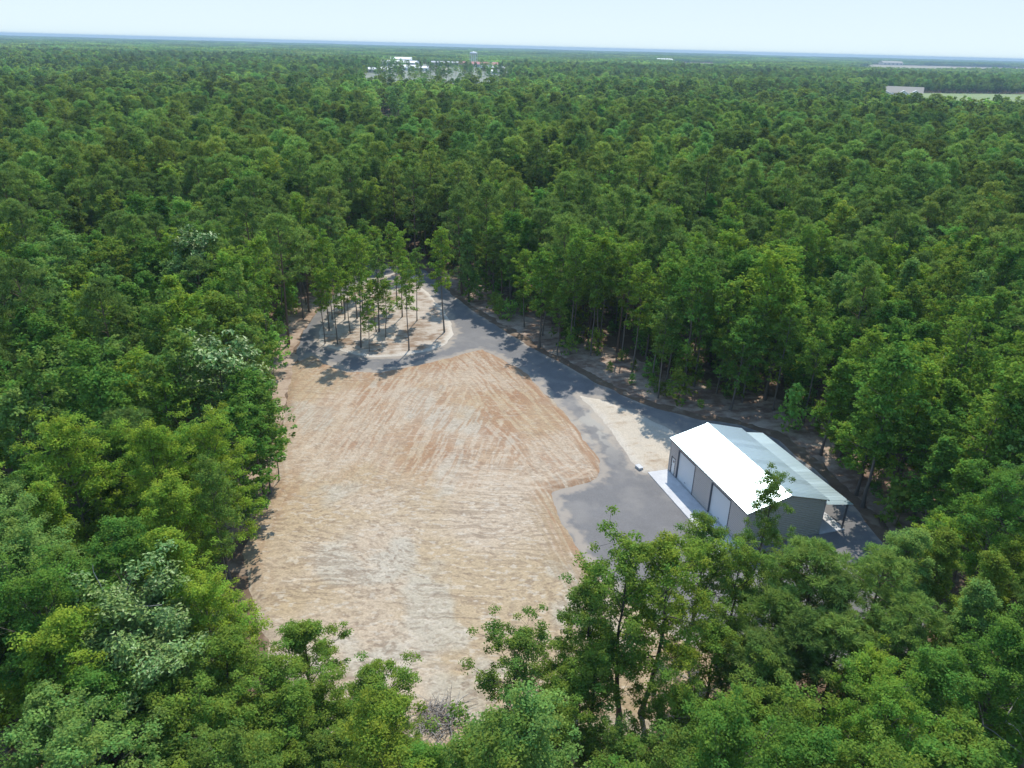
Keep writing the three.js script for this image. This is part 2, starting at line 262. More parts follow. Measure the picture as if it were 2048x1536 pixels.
{
  const { L, W, eave, ridge, lean, leanLow } = BARN;
  const barn = new THREE.Group(); barn.name = 'metal_barn'; barn.position.set(BARN.A[0], 0, -BARN.A[1]); barn.rotation.y = -1.2655; scene.add(barn);
  tag(barn, 'metal barn with white roll-up doors, silver gable roof and rear lean-to on the drive', 'barn');
  // front wall, with openings for the walk door and the two roll-up doors
  const D1 = [1.84, 5.5], D2 = [8.95, 12.6], DW = [0.45, 1.36], f0 = 0.1;
  const front = [];
  for (const [a, b] of [[0, DW[0]], [DW[1], D1[0]], [D1[1], D2[0]], [D2[1], L]]) front.push(ribbed(f0, eave, () => [a, b]));
  front.push(ribbed(f0 + 2.1, eave, () => DW), ribbed(f0 + 3.66, eave, () => D1), ribbed(f0 + 3.66, eave, () => D2));
  part('front_wall', mergeGeometries(front), M.siding, barn);
  const rear = part('rear_wall', ribbed(f0, eave, () => [0, L]), M.siding, barn); rear.rotation.y = Math.PI; rear.position.set(L, 0, -W);
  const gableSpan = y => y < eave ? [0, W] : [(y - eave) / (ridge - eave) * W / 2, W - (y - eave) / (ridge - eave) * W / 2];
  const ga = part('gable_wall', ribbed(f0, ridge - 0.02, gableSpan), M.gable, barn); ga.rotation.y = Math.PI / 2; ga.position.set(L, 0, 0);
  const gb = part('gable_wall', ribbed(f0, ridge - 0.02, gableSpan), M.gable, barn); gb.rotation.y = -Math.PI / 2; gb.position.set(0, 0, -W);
  part('floor_slab', box(0.02, L - 0.02, 0, f0, -W + 0.02, -0.02), M.concrete, barn);
  for (const [x, z] of [[0, 0], [L, 0], [L, -W], [0, -W]]) part('corner_trim', box(x - 0.06, x + 0.06, f0, eave - 0.02, z - 0.055, z + 0.055), M.trim, barn);
  // doors, set back in their openings
  const wd = part('walk_door', box(DW[0] + 0.05, DW[1] - 0.05, f0, f0 + 2.05, -0.09, -0.04), M.door, barn);
  part('window', box(DW[0] + 0.36, DW[0] + 0.60, f0 + 1.45, f0 + 1.75, -0.038, -0.03), M.maroon, wd);
  part('handle', box(DW[0] + 0.12, DW[0] + 0.17, f0 + 0.95, f0 + 1.05, -0.038, 0.0), M.dark, wd);
  part('door_frame', mergeGeometries([box(DW[0] - 0.02, DW[0] + 0.05, f0, f0 + 2.1, -0.1, 0.05), box(DW[1] - 0.05, DW[1] + 0.02, f0, f0 + 2.1, -0.1, 0.05), box(DW[0] + 0.052, DW[1] - 0.052, f0 + 2.05, f0 + 2.13, -0.1, 0.05)]), M.dark, barn);
  for (const [a, b] of [D1, D2]) {
    const d = part('roll_up_door', ribbed(f0, f0 + 3.6, () => [a + 0.05, b - 0.05], 0.12, 0.014), M.door, barn); d.position.z = -0.12;
    part('handle', box((a + b) / 2 - 0.1, (a + b) / 2 + 0.1, f0 + 0.35, f0 + 0.4, 0.012, 0.05), M.dark, d);
    part('bottom_bar', box(a + 0.06, b - 0.06, f0, f0 + 0.09, 0.016, 0.05), M.galvan, d);
    part('door_frame', mergeGeometries([box(a - 0.06, a + 0.05, f0, f0 + 3.66, -0.14, 0.055), box(b - 0.05, b + 0.06, f0, f0 + 3.66, -0.14, 0.055), box(a + 0.052, b - 0.052, f0 + 3.6, f0 + 3.70, -0.14, 0.055)]), M.dark, barn);
  }
  // roof: ribbed sheets laid side by side
  const rise = ridge - eave, half = W / 2, ang = Math.atan2(rise, half), ov = 0.22, run = Math.hypot(rise, half) + ov, n = 17, pw = (L + 0.5) / n;
  const ribShape = () => { const s = new THREE.Shape(), t = 0.012, w = pw - 0.004; s.moveTo(0, -t); s.lineTo(w, -t); s.lineTo(w, 0); for (let k = 2; k >= 0; k--) { const c = w * (k + 0.5) / 3; s.lineTo(c + 0.05, 0); s.lineTo(c + 0.022, 0.018); s.lineTo(c - 0.022, 0.018); s.lineTo(c - 0.05, 0); } s.lineTo(0, 0); s.closePath(); return s; };
  const panelGeo = len => new THREE.ExtrudeGeometry(ribShape(), { depth: len, bevelEnabled: false });
  const roof = new THREE.Group(); roof.name = 'roof'; barn.add(roof);
  const gFront = panelGeo(run), gLean = panelGeo(Math.hypot(lean, 3.75 - leanLow) + 0.1);
  const r = rng(5);
  for (let i = 0; i < n; i++) {
    const pm = () => r() < 0.4 ? M.roof2 : M.roof;
    const a = part('roof_panel', gFront, pm(), roof); a.position.set(-0.25 + i * pw, ridge + 0.03, -half); a.rotation.set(ang, 0, 0);
    const b = part('roof_panel', gFront, pm(), roof); b.rotation.order = 'YXZ'; b.rotation.set(ang, Math.PI, 0); b.position.set(-0.25 + (i + 1) * pw, ridge + 0.03, -half);
  }
  const capS = new THREE.Shape(); capS.moveTo(-0.2, -0.2 * Math.tan(ang)); capS.lineTo(0, 0); capS.lineTo(0.2, -0.2 * Math.tan(ang)); capS.lineTo(0.2, -0.2 * Math.tan(ang) + 0.012); capS.lineTo(0, 0.012); capS.lineTo(-0.2, -0.2 * Math.tan(ang) + 0.012); capS.closePath();
  const cap = part('ridge_cap', new THREE.ExtrudeGeometry(capS, { depth: L + 0.52, bevelEnabled: false }), M.roof2, roof); cap.rotation.y = Math.PI / 2; cap.position.set(-0.26, ridge + 0.072, -half);
  part('eave_trim', box(-0.24, L + 0.24, eave - 0.19, eave - 0.055, 0.16, 0.20), M.dark, roof);
  part('eave_trim', box(-0.24, L + 0.24, eave - 0.19, eave - 0.055, -W - 0.20, -W - 0.16), M.dark, roof);
  // rear lean-to on posts
  const lt = new THREE.Group(); lt.name = 'lean_to'; barn.add(lt);
  const la = Math.atan2(3.75 - leanLow, lean);
  for (let i = 0; i < n; i++) { const p = part('roof_panel', gLean, r() < 0.4 ? M.roof2 : M.roof, lt); p.rotation.order = 'YXZ'; p.rotation.set(la, Math.PI, 0); p.position.set(-0.25 + (i + 1) * pw, 3.77, -W - 0.05); }
  for (const x of [0.15, 3.9, 7.7, 11.5, L - 0.15]) {
    part('post', box(x - 0.07, x + 0.07, 0.08, leanLow - 0.14, -W - lean + 0.12, -W - lean + 0.26), M.post, lt);
    part('rafter', box(-0.04, 0.04, -0.12, -0.02, 0, Math.hypot(lean, 3.75 - leanLow) - 0.1), M.post, lt).position.set(x, 3.74, -W - 0.06);
    lt.children.at(-1).rotation.set(la, Math.PI, 0, 'YXZ');
  }
  part('beam', box(0.0, L, leanLow - 0.14, leanLow - 0.02, -W - lean + 0.13, -W - lean + 0.25), M.post, lt);
  part('slab', box(-0.1, L + 0.1, 0, 0.09, -W - lean, -W - 0.06), M.concrete, lt);
  shadows(barn);
  // concrete apron in front of the doors, cast in bays
  const apron = new THREE.Group(); apron.name = 'concrete_apron'; apron.userData.kind = 'structure'; apron.position.copy(barn.position); apron.rotation.y = barn.rotation.y; scene.add(apron);
  for (let k = 0; k < 4; k++) part('slab', box(-0.1 + k * 3.9, -0.1 + k * 3.9 + 3.885, 0, 0.1, 0.07, 2.62), M.concrete, apron);
  shadows(apron);
}
{
  const t = new THREE.Group(); t.name = 'utility_box'; t.position.set(15.25, 0, -75.5); t.rotation.y = -1.1; scene.add(t);
  tag(t, 'small pale grey utility box on the ground at the drive edge by the apron', 'utility box');
  part('base', box(-0.42, 0.42, 0.0, 0.26, -0.26, 0.26), M.galvan, t);
  part('lid', box(-0.47, 0.47, 0.262, 0.32, -0.30, 0.30), M.concrete, t);
  shadows(t);
}

// ------------------------------------------------------------------ trees
class Buf {
  constructor() { this.p = []; this.c = []; this.i = []; }
  v(x, y, z, c) { this.p.push(x, y, z); this.c.push(c[0], c[1], c[2]); return this.p.length / 3 - 1; }
  geo(smooth) { const g = new THREE.BufferGeometry(); g.setAttribute('position', new THREE.Float32BufferAttribute(this.p, 3)); g.setAttribute('color', new THREE.Float32BufferAttribute(this.c, 3)); g.setIndex(this.i); g.computeVertexNormals(); return g; }
}
const V = (x, y, z) => new THREE.Vector3(x, y, z);
function tube(b, pts, rad, sides, col) {
  const rings = [];
  for (let k = 0; k < pts.length; k++) {
    const d = pts[Math.min(k + 1, pts.length - 1)].clone().sub(pts[Math.max(k - 1, 0)]).normalize();
    const s = Math.abs(d.y) < 0.9 ? V(0, 1, 0).cross(d).normalize() : V(1, 0, 0).cross(d).normalize(), t = d.clone().cross(s);
    const ring = [];
    for (let j = 0; j < sides; j++) { const a = j / sides * 2 * Math.PI, q = pts[k].clone().addScaledVector(s, Math.cos(a) * rad[k]).addScaledVector(t, Math.sin(a) * rad[k]); ring.push(b.v(q.x, q.y, q.z, col)); }
    rings.push(ring);
  }
  for (let k = 0; k + 1 < rings.length; k++) for (let j = 0; j < sides; j++) { const a = rings[k][j], c = rings[k][(j + 1) % sides], d = rings[k + 1][(j + 1) % sides], e = rings[k + 1][j]; b.i.push(a, d, c, a, e, d); }
}
function leaf(b, p, n, r, len, wid, col) {
  const t = V(r() - 0.5, r() - 0.5, r() - 0.5).cross(n).normalize(), s = n.clone().cross(t), f = wid * 0.18;
  const k0 = b.v(p.x - t.x * len / 2, p.y - t.y * len / 2, p.z - t.z * len / 2, col), k1 = b.v(p.x + s.x * wid / 2 + n.x * f, p.y + s.y * wid / 2 + n.y * f, p.z + s.z * wid / 2 + n.z * f, col);
  const k2 = b.v(p.x + t.x * len / 2, p.y + t.y * len / 2, p.z + t.z * len / 2, col), k3 = b.v(p.x - s.x * wid / 2 + n.x * f, p.y - s.y * wid / 2 + n.y * f, p.z - s.z * wid / 2 + n.z * f, col);
  b.i.push(k0, k1, k2, k0, k2, k3);
}
const ball = r => { const y = 2 * r() - 1, a = 2 * Math.PI * r(), q = Math.sqrt(1 - y * y); return V(q * Math.cos(a), y, q * Math.sin(a)); };
function broadleaf(o) {
  const r = rng(o.seed), wood = new Buf(), lf = new Buf(), H = o.H, bark = o.bark, clumps = [];
  const tp = [], tr = [], N = 9, wx = (r() - 0.5) * o.bend, wz = (r() - 0.5) * o.bend;
  for (let k = 0; k <= N; k++) { const t = k / N; tp.push(V(wx * Math.sin(t * 2.6) + (k ? (r() - 0.5) * 0.18 * o.bend : 0), t * H * 0.94 - 0.15, wz * Math.sin(t * 2.2) + (k ? (r() - 0.5) * 0.18 * o.bend : 0))); tr.push(o.r0 * (1 - 0.88 * t) * (k === 0 ? 1.35 : 1)); }
  tube(wood, tp, tr, 6, bark);
  const onTrunk = t => { const q = clamp(t) * N, k = Math.min(N - 1, Math.floor(q)); return tp[k].clone().lerp(tp[k + 1], q - k); };
  for (let i = 0; i < o.limbs; i++) {
    const q = (i + r() * 0.8) / o.limbs, t = o.base + (1 - o.base) * q, c = onTrunk(t), az = i * 2.399 + r() * 0.9;
    const len = o.R * o.profile(q) * (0.6 + 0.65 * r()), el = lerp(o.el0, o.el1, q) + (r() - 0.5) * 0.5;
    const dir = V(Math.cos(az) * Math.cos(el), Math.sin(el), Math.sin(az) * Math.cos(el)), pts = [c.clone()], rad = [o.r0 * 0.42 * (1 - 0.75 * t)], n = 4;
    for (let k = 1; k <= n; k++) { dir.y += 0.10 + (r() - 0.5) * 0.25; dir.x += (r() - 0.5) * 0.3; dir.z += (r() - 0.5) * 0.3; dir.normalize(); pts.push(pts[k - 1].clone().addScaledVector(dir, len / n)); rad.push(rad[0] * (1 - 0.8 * k / n)); }
    tube(wood, pts, rad, o.fine ? 5 : 3, bark);
    const on = s => { const z = clamp(s) * n, k = Math.min(n - 1, Math.floor(z)); return pts[k].clone().lerp(pts[k + 1], z - k); };
    clumps.push([pts[n], 1]);
    for (let j = 0; j < o.subs; j++) {
      const a = on(0.3 + 0.7 * (j + r()) / o.subs), d = dir.clone().multiplyScalar(0.5).add(ball(r).multiplyScalar(0.9)); d.y += 0.15; d.normalize();
      const e = a.clone().addScaledVector(d, (0.22 + 0.28 * r()) * Math.max(len, 1.6));
      if (o.fine) tube(wood, [a, e], [rad[0] * 0.35, 0.012], 3, bark);
      clumps.push([e, 0.6 + 0.6 * r()]);
    }
  }
  clumps.push([tp[N], 0.9]);
  for (const [c, k] of clumps) {
    const rc = o.clump * (0.75 + 0.5 * r()) * k ** 0.5, n = Math.max(3, Math.round(o.leaves * (rc / o.clump) ** 2)), tint = 0.82 + 0.36 * r(), warm = (r() - 0.5) * 0.3;
    const sq = 0.6 + 0.5 * r();
    for (let j = 0; j < n; j++) {
      const d = ball(r); if (d.y < -0.5) d.y *= -0.6;
      const p = c.clone().add(V(d.x, d.y * sq, d.z).multiplyScalar(rc * (0.35 + 0.85 * r()))), nn = d.multiplyScalar(0.55).add(V(0, o.up, 0)).add(ball(r).multiplyScalar(0.75)).normalize();
      const b = tint * (0.75 + 0.5 * r()), w = warm + (r() - 0.5) * 0.25;
      leaf(lf, p, nn, r, o.len * (0.75 + 0.5 * r()), o.wid * (0.75 + 0.5 * r()), [b * (1 + w), b, b * (1 - 0.5 * w)]);
    }
  }
  return { wood: wood.geo(), crown: lf.geo(), H };
}
function pine(o) {
  const r = rng(o.seed), wood = new Buf(), lf = new Buf(), H = o.H, bark = o.bark, N = 8, tp = [], tr = [], wx = (r() - 0.5) * 0.9, wz = (r() - 0.5) * 0.9, tufts = [];
  for (let k = 0; k <= N; k++) { const t = k / N; tp.push(V(wx * Math.sin(t * 2), t * H * 0.97 - 0.15, wz * Math.sin(t * 2.3))); tr.push(o.r0 * (1 - 0.85 * t) * (k ? 1 : 1.25)); }
  tube(wood, tp, tr, 6, bark);
  const onTrunk = t => { const q = clamp(t) * N, k = Math.min(N - 1, Math.floor(q)); return tp[k].clone().lerp(tp[k + 1], q - k); };
  for (let i = 0; i < o.limbs; i++) {
    const q = (i + r()) / o.limbs, t = o.base + (1 - o.base) * q * 0.97, c = onTrunk(t), az = i * 2.399 + r(), len = o.R * Math.pow(Math.sin(Math.PI * (0.18 + 0.80 * q)), 0.8) * (0.55 + 0.7 * r());
    const dir = V(Math.cos(az), lerp(0.0, 0.9, q) + (r() - 0.5) * 0.3, Math.sin(az)).normalize(), pts = [c.clone()], rad = [o.r0 * 0.22], n = 3;
    for (let k = 1; k <= n; k++) { dir.y += 0.10; dir.x += (r() - 0.5) * 0.25; dir.z += (r() - 0.5) * 0.25; dir.normalize(); pts.push(pts[k - 1].clone().addScaledVector(dir, len / n)); rad.push(rad[0] * (1 - 0.7 * k / n)); }
    tube(wood, pts, rad, 3, bark);
    tufts.push([pts[n], dir.clone()]);
    for (let j = 0; j < o.subs; j++) { const z = j % 4 ? 0.85 + 0.15 * r() : 0.4 + 0.5 * r(), k = Math.min(n - 1, Math.floor(z * n)), a = pts[k].clone().lerp(pts[k + 1], z * n - k), d = dir.clone().multiplyScalar(0.6).add(ball(r)).normalize(); d.y = Math.abs(d.y) * 0.6; tufts.push([a.addScaledVector(d, 0.25 + 0.7 * r()), d]); }
  }
  tufts.push([tp[N], V(0, 1, 0)]);
  for (const [c, ax] of tufts) {
    const tint = 0.8 + 0.4 * r(), w = (r() - 0.4) * 0.25, col = [tint * (1 + w), tint, tint * (1 - 0.4 * w)], L = o.len * (0.75 + 0.5 * r());
    for (let j = 0; j < o.needles; j++) {
      const d = ball(r).add(ax.clone().multiplyScalar(0.55)).add(V(0, 0.25, 0)).normalize(), s = ball(r).cross(d).normalize().multiplyScalar(o.wid * (0.7 + 0.6 * r())), e = c.clone().addScaledVector(d, L * (0.7 + 0.5 * r())), b = c.clone().addScaledVector(d, L * 0.1);
      const m = b.clone().lerp(e, 0.6), f = 0.85 + 0.3 * r(), cc = [col[0] * f, col[1] * f, col[2] * f];
      const k0 = lf.v(b.x, b.y, b.z, cc), k1 = lf.v(m.x + s.x, m.y + s.y, m.z + s.z, cc), k2 = lf.v(e.x, e.y, e.z, cc), k3 = lf.v(m.x - s.x, m.y - s.y, m.z - s.z, cc);
      lf.i.push(k0, k1, k2, k0, k2, k3);
    }
  }
  return { wood: wood.geo(), crown: lf.geo(), H };
}
const GREY = [1, 1, 1];
const round_ = q => 0.55 + 0.55 * Math.sin(Math.PI * (0.25 + 0.62 * q)), cone = q => 1.12 - 0.78 * q, oval = q => 0.35 + 0.75 * Math.sin(Math.PI * (0.12 + 0.76 * q)), dome = q => 1.05 - 0.35 * q * q;
const KIND = {
  oak: s => ({ seed: 100 + s, H: 12, r0: 0.17, bend: 1.4, base: 0.32 + 0.05 * (s % 3), R: 3.0, limbs: 19, subs: 7, el0: 0.35, el1: 1.05, profile: dome, clump: 0.42, up: 0.8, bark: GREY }),
  gum: s => ({ seed: 200 + s, H: 16, r0: 0.19, bend: 0.8, base: 0.2 + 0.07 * (s % 4), R: [3.1, 2.6, 3.5, 2.9][s % 4], limbs: 33, subs: 7, el0: 0.05 + 0.1 * (s % 3), el1: 1.05, profile: [oval, cone, round_, oval][s % 4], clump: 0.5, up: 0.85, bark: GREY }),
  slim: s => ({ seed: 300 + s, H: 17, r0: 0.13, bend: 0.8, base: 0.44 + 0.06 * (s % 3), R: 2.0, limbs: 24, subs: 6, el0: 0.1, el1: 0.95, profile: oval, clump: 0.42, up: 0.8, bark: GREY }),
  magnolia: s => ({ seed: 400 + s, H: 13, r0: 0.2, bend: 0.6, base: 0.12, R: 3.8, limbs: 34, subs: 4, el0: 0.15, el1: 0.9, profile: dome, clump: 0.75, up: 0.8, bark: GREY }),
};
const FINE = { oak: { leaves: 110, len: 0.155, wid: 0.09, fine: true }, gum: { leaves: 105, len: 0.17, wid: 0.11, fine: true }, slim: { leaves: 75, len: 0.165, wid: 0.1, fine: true }, magnolia: { leaves: 120, len: 0.27, wid: 0.13, fine: true } };
const MID = { oak: { leaves: 26, len: 0.3, wid: 0.19 }, gum: { leaves: 25, len: 0.34, wid: 0.22 }, slim: { leaves: 22, len: 0.3, wid: 0.19, fine: true }, magnolia: { leaves: 50, len: 0.4, wid: 0.2 } };
const protos = {};
const COUNT = { oak: 5, gum: 8, slim: 5, magnolia: 2, pine: 7 };
const proto = (kind, s, near) => protos[`${kind}${s}${near}`] ??= kind === 'pine'
  ? pine({ seed: 500 + s, H: 19, r0: 0.19, base: 0.36 + 0.07 * (s % 3), R: [3.0, 2.4, 3.4][s % 3], limbs: 34, subs: near ? 13 : 12, len: near ? 0.44 : 0.5, wid: near ? 0.028 : 0.055, needles: near ? 34 : 16, bark: GREY })
  : broadleaf({ ...KIND[kind](s), ...(near ? FINE : MID)[kind] });
const foliage = (r, g, b, extra = {}) => new THREE.MeshPhysicalMaterial({ color: lin(r, g, b), roughness: 0.9, metalness: 0, transmission: 0.48, thickness: 0, vertexColors: true, side: THREE.DoubleSide, specularIntensity: 0, ...extra });
const LEAF = {
  oak: [foliage(0.202, 0.316, 0.053), foliage(0.174, 0.277, 0.055), foliage(0.245, 0.345, 0.050), foliage(0.169, 0.294, 0.069)],
  gum: [foliage(0.205, 0.350, 0.052), foliage(0.158, 0.300, 0.052), foliage(0.290, 0.425, 0.055), foliage(0.240, 0.385, 0.095), foliage(0.235, 0.330, 0.052)],
  slim: [foliage(0.229, 0.367, 0.058), foliage(0.261, 0.394, 0.055), foliage(0.207, 0.327, 0.065)],
  magnolia: [foliage(0.180, 0.294, 0.069, { roughness: 0.45, transmission: 0.2, specularIntensity: 0.6 })],
  pine: [foliage(0.236, 0.362, 0.082), foliage(0.180, 0.285, 0.070), foliage(0.262, 0.358, 0.080)],
};
const barkTex = tex(64, 256, (u, v) => { const k = 0.6 * per(u * 10, v * 24, 240, 3) + 0.4 * per(u * 30, v * 90, 900, 4); return [k, k, k]; }, true, true);
const BARK = { oak: std(0.085, 0.07, 0.058, 1), gum: std(0.13, 0.115, 0.095, 1), slim: std(0.15, 0.135, 0.115, 1), magnolia: std(0.11, 0.10, 0.09, 1), pine: std(0.15, 0.105, 0.075, 1) };
const NAME = { oak: 'oak_tree', gum: 'broadleaf_tree', slim: 'slender_tree', magnolia: 'magnolia_tree', pine: 'pine_tree' };
const LOOK = {
  oak: ['open dull green oak', 'open dark green oak', 'yellowish olive oak', 'bluish green oak'],
  gum: ['mid green tree', 'deep green tree', 'bright yellow green tree', 'soft pale green tree', 'olive green tree'],
  slim: ['thin trunked mid green tree', 'thin trunked light green tree', 'thin trunked dull green tree'],
  magnolia: ['broad magnolia with glossy shining leaves'],
  pine: ['olive green tufted pine', 'dark tufted pine', 'brownish olive tufted pine'],
};
const CAT = { oak: 'oak', gum: 'tree', slim: 'tree', magnolia: 'magnolia', pine: 'pine' };
// where a tree stands, told by the things next to it
function whereabouts(x, f) {
  if (inPoly(x, f, ISLAND)) return 'on the sandy driveway island';
  const edge = Math.min(edgeDist(x, f, LOT), edgeDist(x, f, DRIVE)) < 7.5, wood = edge ? 'on the wood edge' : 'inside the woods';
  if (f < 47 && x > -8 && x < 22) return edge ? 'between brush pile and asphalt yard' : 'in the thicket behind the brush pile';
  if (f < 62 && x >= 22) return wood + ' past the barn gable wall';
  if (f < 47 && x <= -8) return wood + ' beside the brush pile';
  if (x > 0 && Math.hypot(x - 30, f - 70) < 40) return wood + ' behind the barn lean-to';
  if (x < -20 && f < 105) return wood + ' facing the barn across the lot';
  if (f < 190 && Math.abs(x + 20) < 60) return wood + ' round the driveway loop';
  return x > 0 ? 'in deep woods far behind the barn' : 'in deep woods far behind the driveway loop';
}
function plant(kind, tone, x, f, h, r, s = Math.floor(r() * COUNT[kind]), wide = 1) {
  const d = Math.hypot(x, f, CAM_H - h), near = d < 72, p = proto(kind, s % COUNT[kind], near), k = h / p.H;
  const t = new THREE.Group(); t.name = numbered(NAME[kind]); scene.add(t);
  t.position.set(x, 0, -f); t.rotation.y = r() * 6.283; const kw = wide * (k < 1 ? Math.sqrt(k) : k); t.scale.set(kw * (0.92 + 0.2 * r()), k, kw * (0.92 + 0.2 * r()));
  part('trunk', p.wood, BARK[kind], t); part('crown', p.crown, LEAF[kind][tone % LEAF[kind].length], t);
  const w = whereabouts(x, f);
  const shape = kind === 'gum' ? (s % 4 === 1 ? 'conical ' : s % 4 === 2 ? 'broad ' : 'rounded ') : '', size = d > 100 ? '' : h < 9.5 ? 'low ' : h > 16.5 ? 'tall ' : '';
  tag(t, `${size}${shape}${LOOK[kind][tone % LOOK[kind].length]} ${w}`, CAT[kind], `${NAME[kind].replace('_', ' ')}s ${w}`);
  return shadows(t);
}
const PLACED = [
  ['oak', 0, [[8.6, 39.4, 15.0]]],
  ['oak', 1, [[10.1, 39.8, 15.1]]],
  ['oak', 0, [[-14.0, 38.9, 8.2]]],
  ['oak', 1, [[21.1, 51.9, 12.9]]],
  ['edge', 1, [[-22.8, 48.1, 15.6]]],
  ['slim', 1, [[-26.0, 68.2, 12.9], [-27.8, 70.7, 10.6], [-25.8, 70.6, 6.7], [-30.5, 75.1, 7.8]]],
  ['island', 1, [[-11.8, 118.9, 18.1], [-16.7, 110.3, 14.6], [-17.2, 124.3, 12.9], [-20.1, 126.2, 15.0], [-22.1, 133.1, 15.1], [-22.9, 118.3, 15.9], [-23.4, 118.3, 9.3], [-24.6, 111.0, 18.8], [-22.9, 109.4, 8.7], [-27.9, 124.5, 14.3], [-27.5, 127.8, 14.4], [-31.4, 128.3, 13.3], [-21.4, 115.8, 10.0], [-31.4, 118.2, 16.6], [-27.6, 117.2, 11.1], [-36.9, 102.8, 20.1], [-39.4, 109.4, 17.7], [-40.1, 121.0, 17.4], [-37.6, 100.5, 17.1], [-37.3, 123.8, 15.2], [-32.2, 123.9, 13.5], [-30.0, 124.1, 12.6], [-38.8, 131.4, 14.7], [-37.0, 134.5, 14.5], [-31.0, 134.8, 13.6], [-30.7, 112.4, 12.4], [-28.6, 112.1, 13.4], [-29.0, 140.3, 14.3], [-25.8, 135.8, 14.0]]],
  ['slim', 0, [[7.2, 110.2, 11.3], [9.1, 110.4, 19.4], [9.9, 114.1, 20.1], [1.9, 122.6, 13.9], [-3.9, 137.0, 16.6], [5.0, 118.6, 13.3], [12.5, 110.0, 17.0], [17.2, 108.3, 19.0], [13.8, 111.7, 19.2], [20.7, 100.5, 18.3], [18.3, 103.8, 17.3], [23.0, 100.6, 18.3], [26.8, 99.2, 17.4], [29.6, 97.0, 16.8], [32.5, 94.1, 15.8], [-8.6, 145.4, 14.7], [-0.7, 129.1, 14.8], [36.2, 92.1, 15.9], [39.0, 88.1, 14.8], [41.9, 85.0, 12.2], [42.7, 82.0, 15.8], [43.2, 77.1, 15.5], [45.2, 74.6, 15.4]]],
  ['oak', 0, [[1.1, 36.5, 10.0], [5.2, 40.1, 11.0], [15.0, 46.9, 12.0], [16.9, 44.9, 11.0], [20.5, 45.2, 10.0], [10.6, 34.3, 9.0], [14.5, 32.0, 10.0], [17.1, 29.8, 11.0], [22.6, 31.5, 10.0], [3.4, 32.3, 8.0], [0.1, 31.3, 7.0], [7.1, 30.3, 8.0], [11.6, 30.3, 9.0], [-8.7, 35.6, 8.0], [-14.4, 34.1, 10.0], [-16.6, 35.3, 11.0], [-12.4, 31.5, 8.0], [-9.5, 31.5, 7.0], [-15.8, 30.3, 10.0], [-17.0, 28.3, 10.0], [26.2, 29.1, 11.0], [3.2, 35.0, 8.0], [5.8, 36.2, 9.0], [14.9, 40.2, 9.0], [17.1, 36.2, 9.0], [-11.4, 34.6, 7.0], [-8.1, 35.3, 6.0], [-8.9, 33.2, 7.0], [-13.5, 32.5, 9.0], [-6.2, 33.5, 5.0], [-10.8, 30.6, 7.0], [-13.6, 29.2, 9.0], [-3.2, 31.4, 5.0], [-1.4, 32.4, 6.0], [-18.8, 29.7, 11.0]]],
  ['pine', 0, [[22.5, 44.0, 13.0], [26.6, 42.7, 13.0], [23.6, 41.7, 12.0], [22.9, 38.8, 11.0], [19.2, 41.6, 11.0], [25.8, 38.4, 11.0], [16.8, 37.8, 10.0], [19.7, 39.1, 11.0], [27.6, 39.3, 12.0]]],
  ['gum', 3, [[31.7, 47.5, 11.0], [33.7, 47.1, 12.0], [34.9, 43.1, 13.0], [32.6, 41.0, 12.0]]],
  ['gum', 2, [[40.1, 53.3, 11.0], [39.4, 56.1, 7.0]]],
  ['gum', 1, [[26.2, 33.9, 12.0], [30.8, 35.1, 13.0], [23.7, 35.4, 10.0]]],
  ['magnolia', 0, [[-23.7, 36.4, 13.0], [-20.9, 33.5, 12.0], [-49.2, 111.1, 17.0], [-30.5, 70.0, 16.0]]],
  ['gum', 2, [[-24.0, 27.8, 14.0], [-34.7, 50.5, 17.0]]],
  ['gum', 1, [[-22.6, 30.4, 12.0], [-25.6, 32.6, 14.0], [-23.0, 40.7, 15.0], [-26.5, 41.1, 14.0], [-28.5, 38.4, 14.0], [-28.1, 34.3, 15.0], [-20.0, 37.9, 12.0], [-37.8, 60.9, 17.0], [-25.4, 53.9, 15.0], [-26.2, 67.2, 14.0], [-25.4, 60.6, 14.0], [-66.6, 99.2, 18.0], [-28.9, 51.9, 16.0], [-25.5, 47.1, 14.0]]],
];
const R = rng(4242);
const standing = [];                       // every tree base, for spacing
for (const [k, tone, list] of PLACED) for (const [x, f, h] of list) {
  const kind = k === 'island' || k === 'edge' ? 'slim' : k;
  
  standing.push([x, f]);
  plant(kind, tone + (R() < 0.3 ? 1 : 0), x, f, h, R, undefined, kind === 'oak' && x > 18 && f > 47 ? 0.8 : k === 'island' ? 0.95 : kind === 'pine' ? 1.3 : kind === 'oak' && h < 13 ? 1.15 : 1);
}
const blocked = (x, f, m) => {
  if (x > 4 && f > 86 && f < 108 && sdPoly(x, f, DRIVE) > -m - 1.6) return true;
  if (sdPoly(x, f, LOT) > -m || sdPoly(x, f, ISLAND) > -m || sdPoly(x, f, DRIVE) > -m) return true;
  return inPoly(x, f, GREENFIELD) || inPoly(x, f, LAWN) || TANFIELDS.some(P => inPoly(x, f, P)) || (inPoly(x, f, TOWN) && hash2(Math.round(x), Math.round(f), 5) > 0.06);
};
function hides(x, f, h, rad) {             // would the crown stand in front of the open ground?
  if (f > 150) return false;
  for (let y = h * 0.35; y <= h; y += h * 0.16) { const k = CAM_H / (CAM_H - y); for (const o of [-0.8, 0, 0.8]) if (inPoly((x + o * rad) * k, f * k, OPEN)) return true; }
  return false;
}
const ndc = new THREE.Vector3();
const inView = (x, y, f, m) => { ndc.set(x, y, -f).project(camera); return Math.abs(ndc.x) < 1 + m && Math.abs(ndc.y) < 1 + m && ndc.z < 1; };
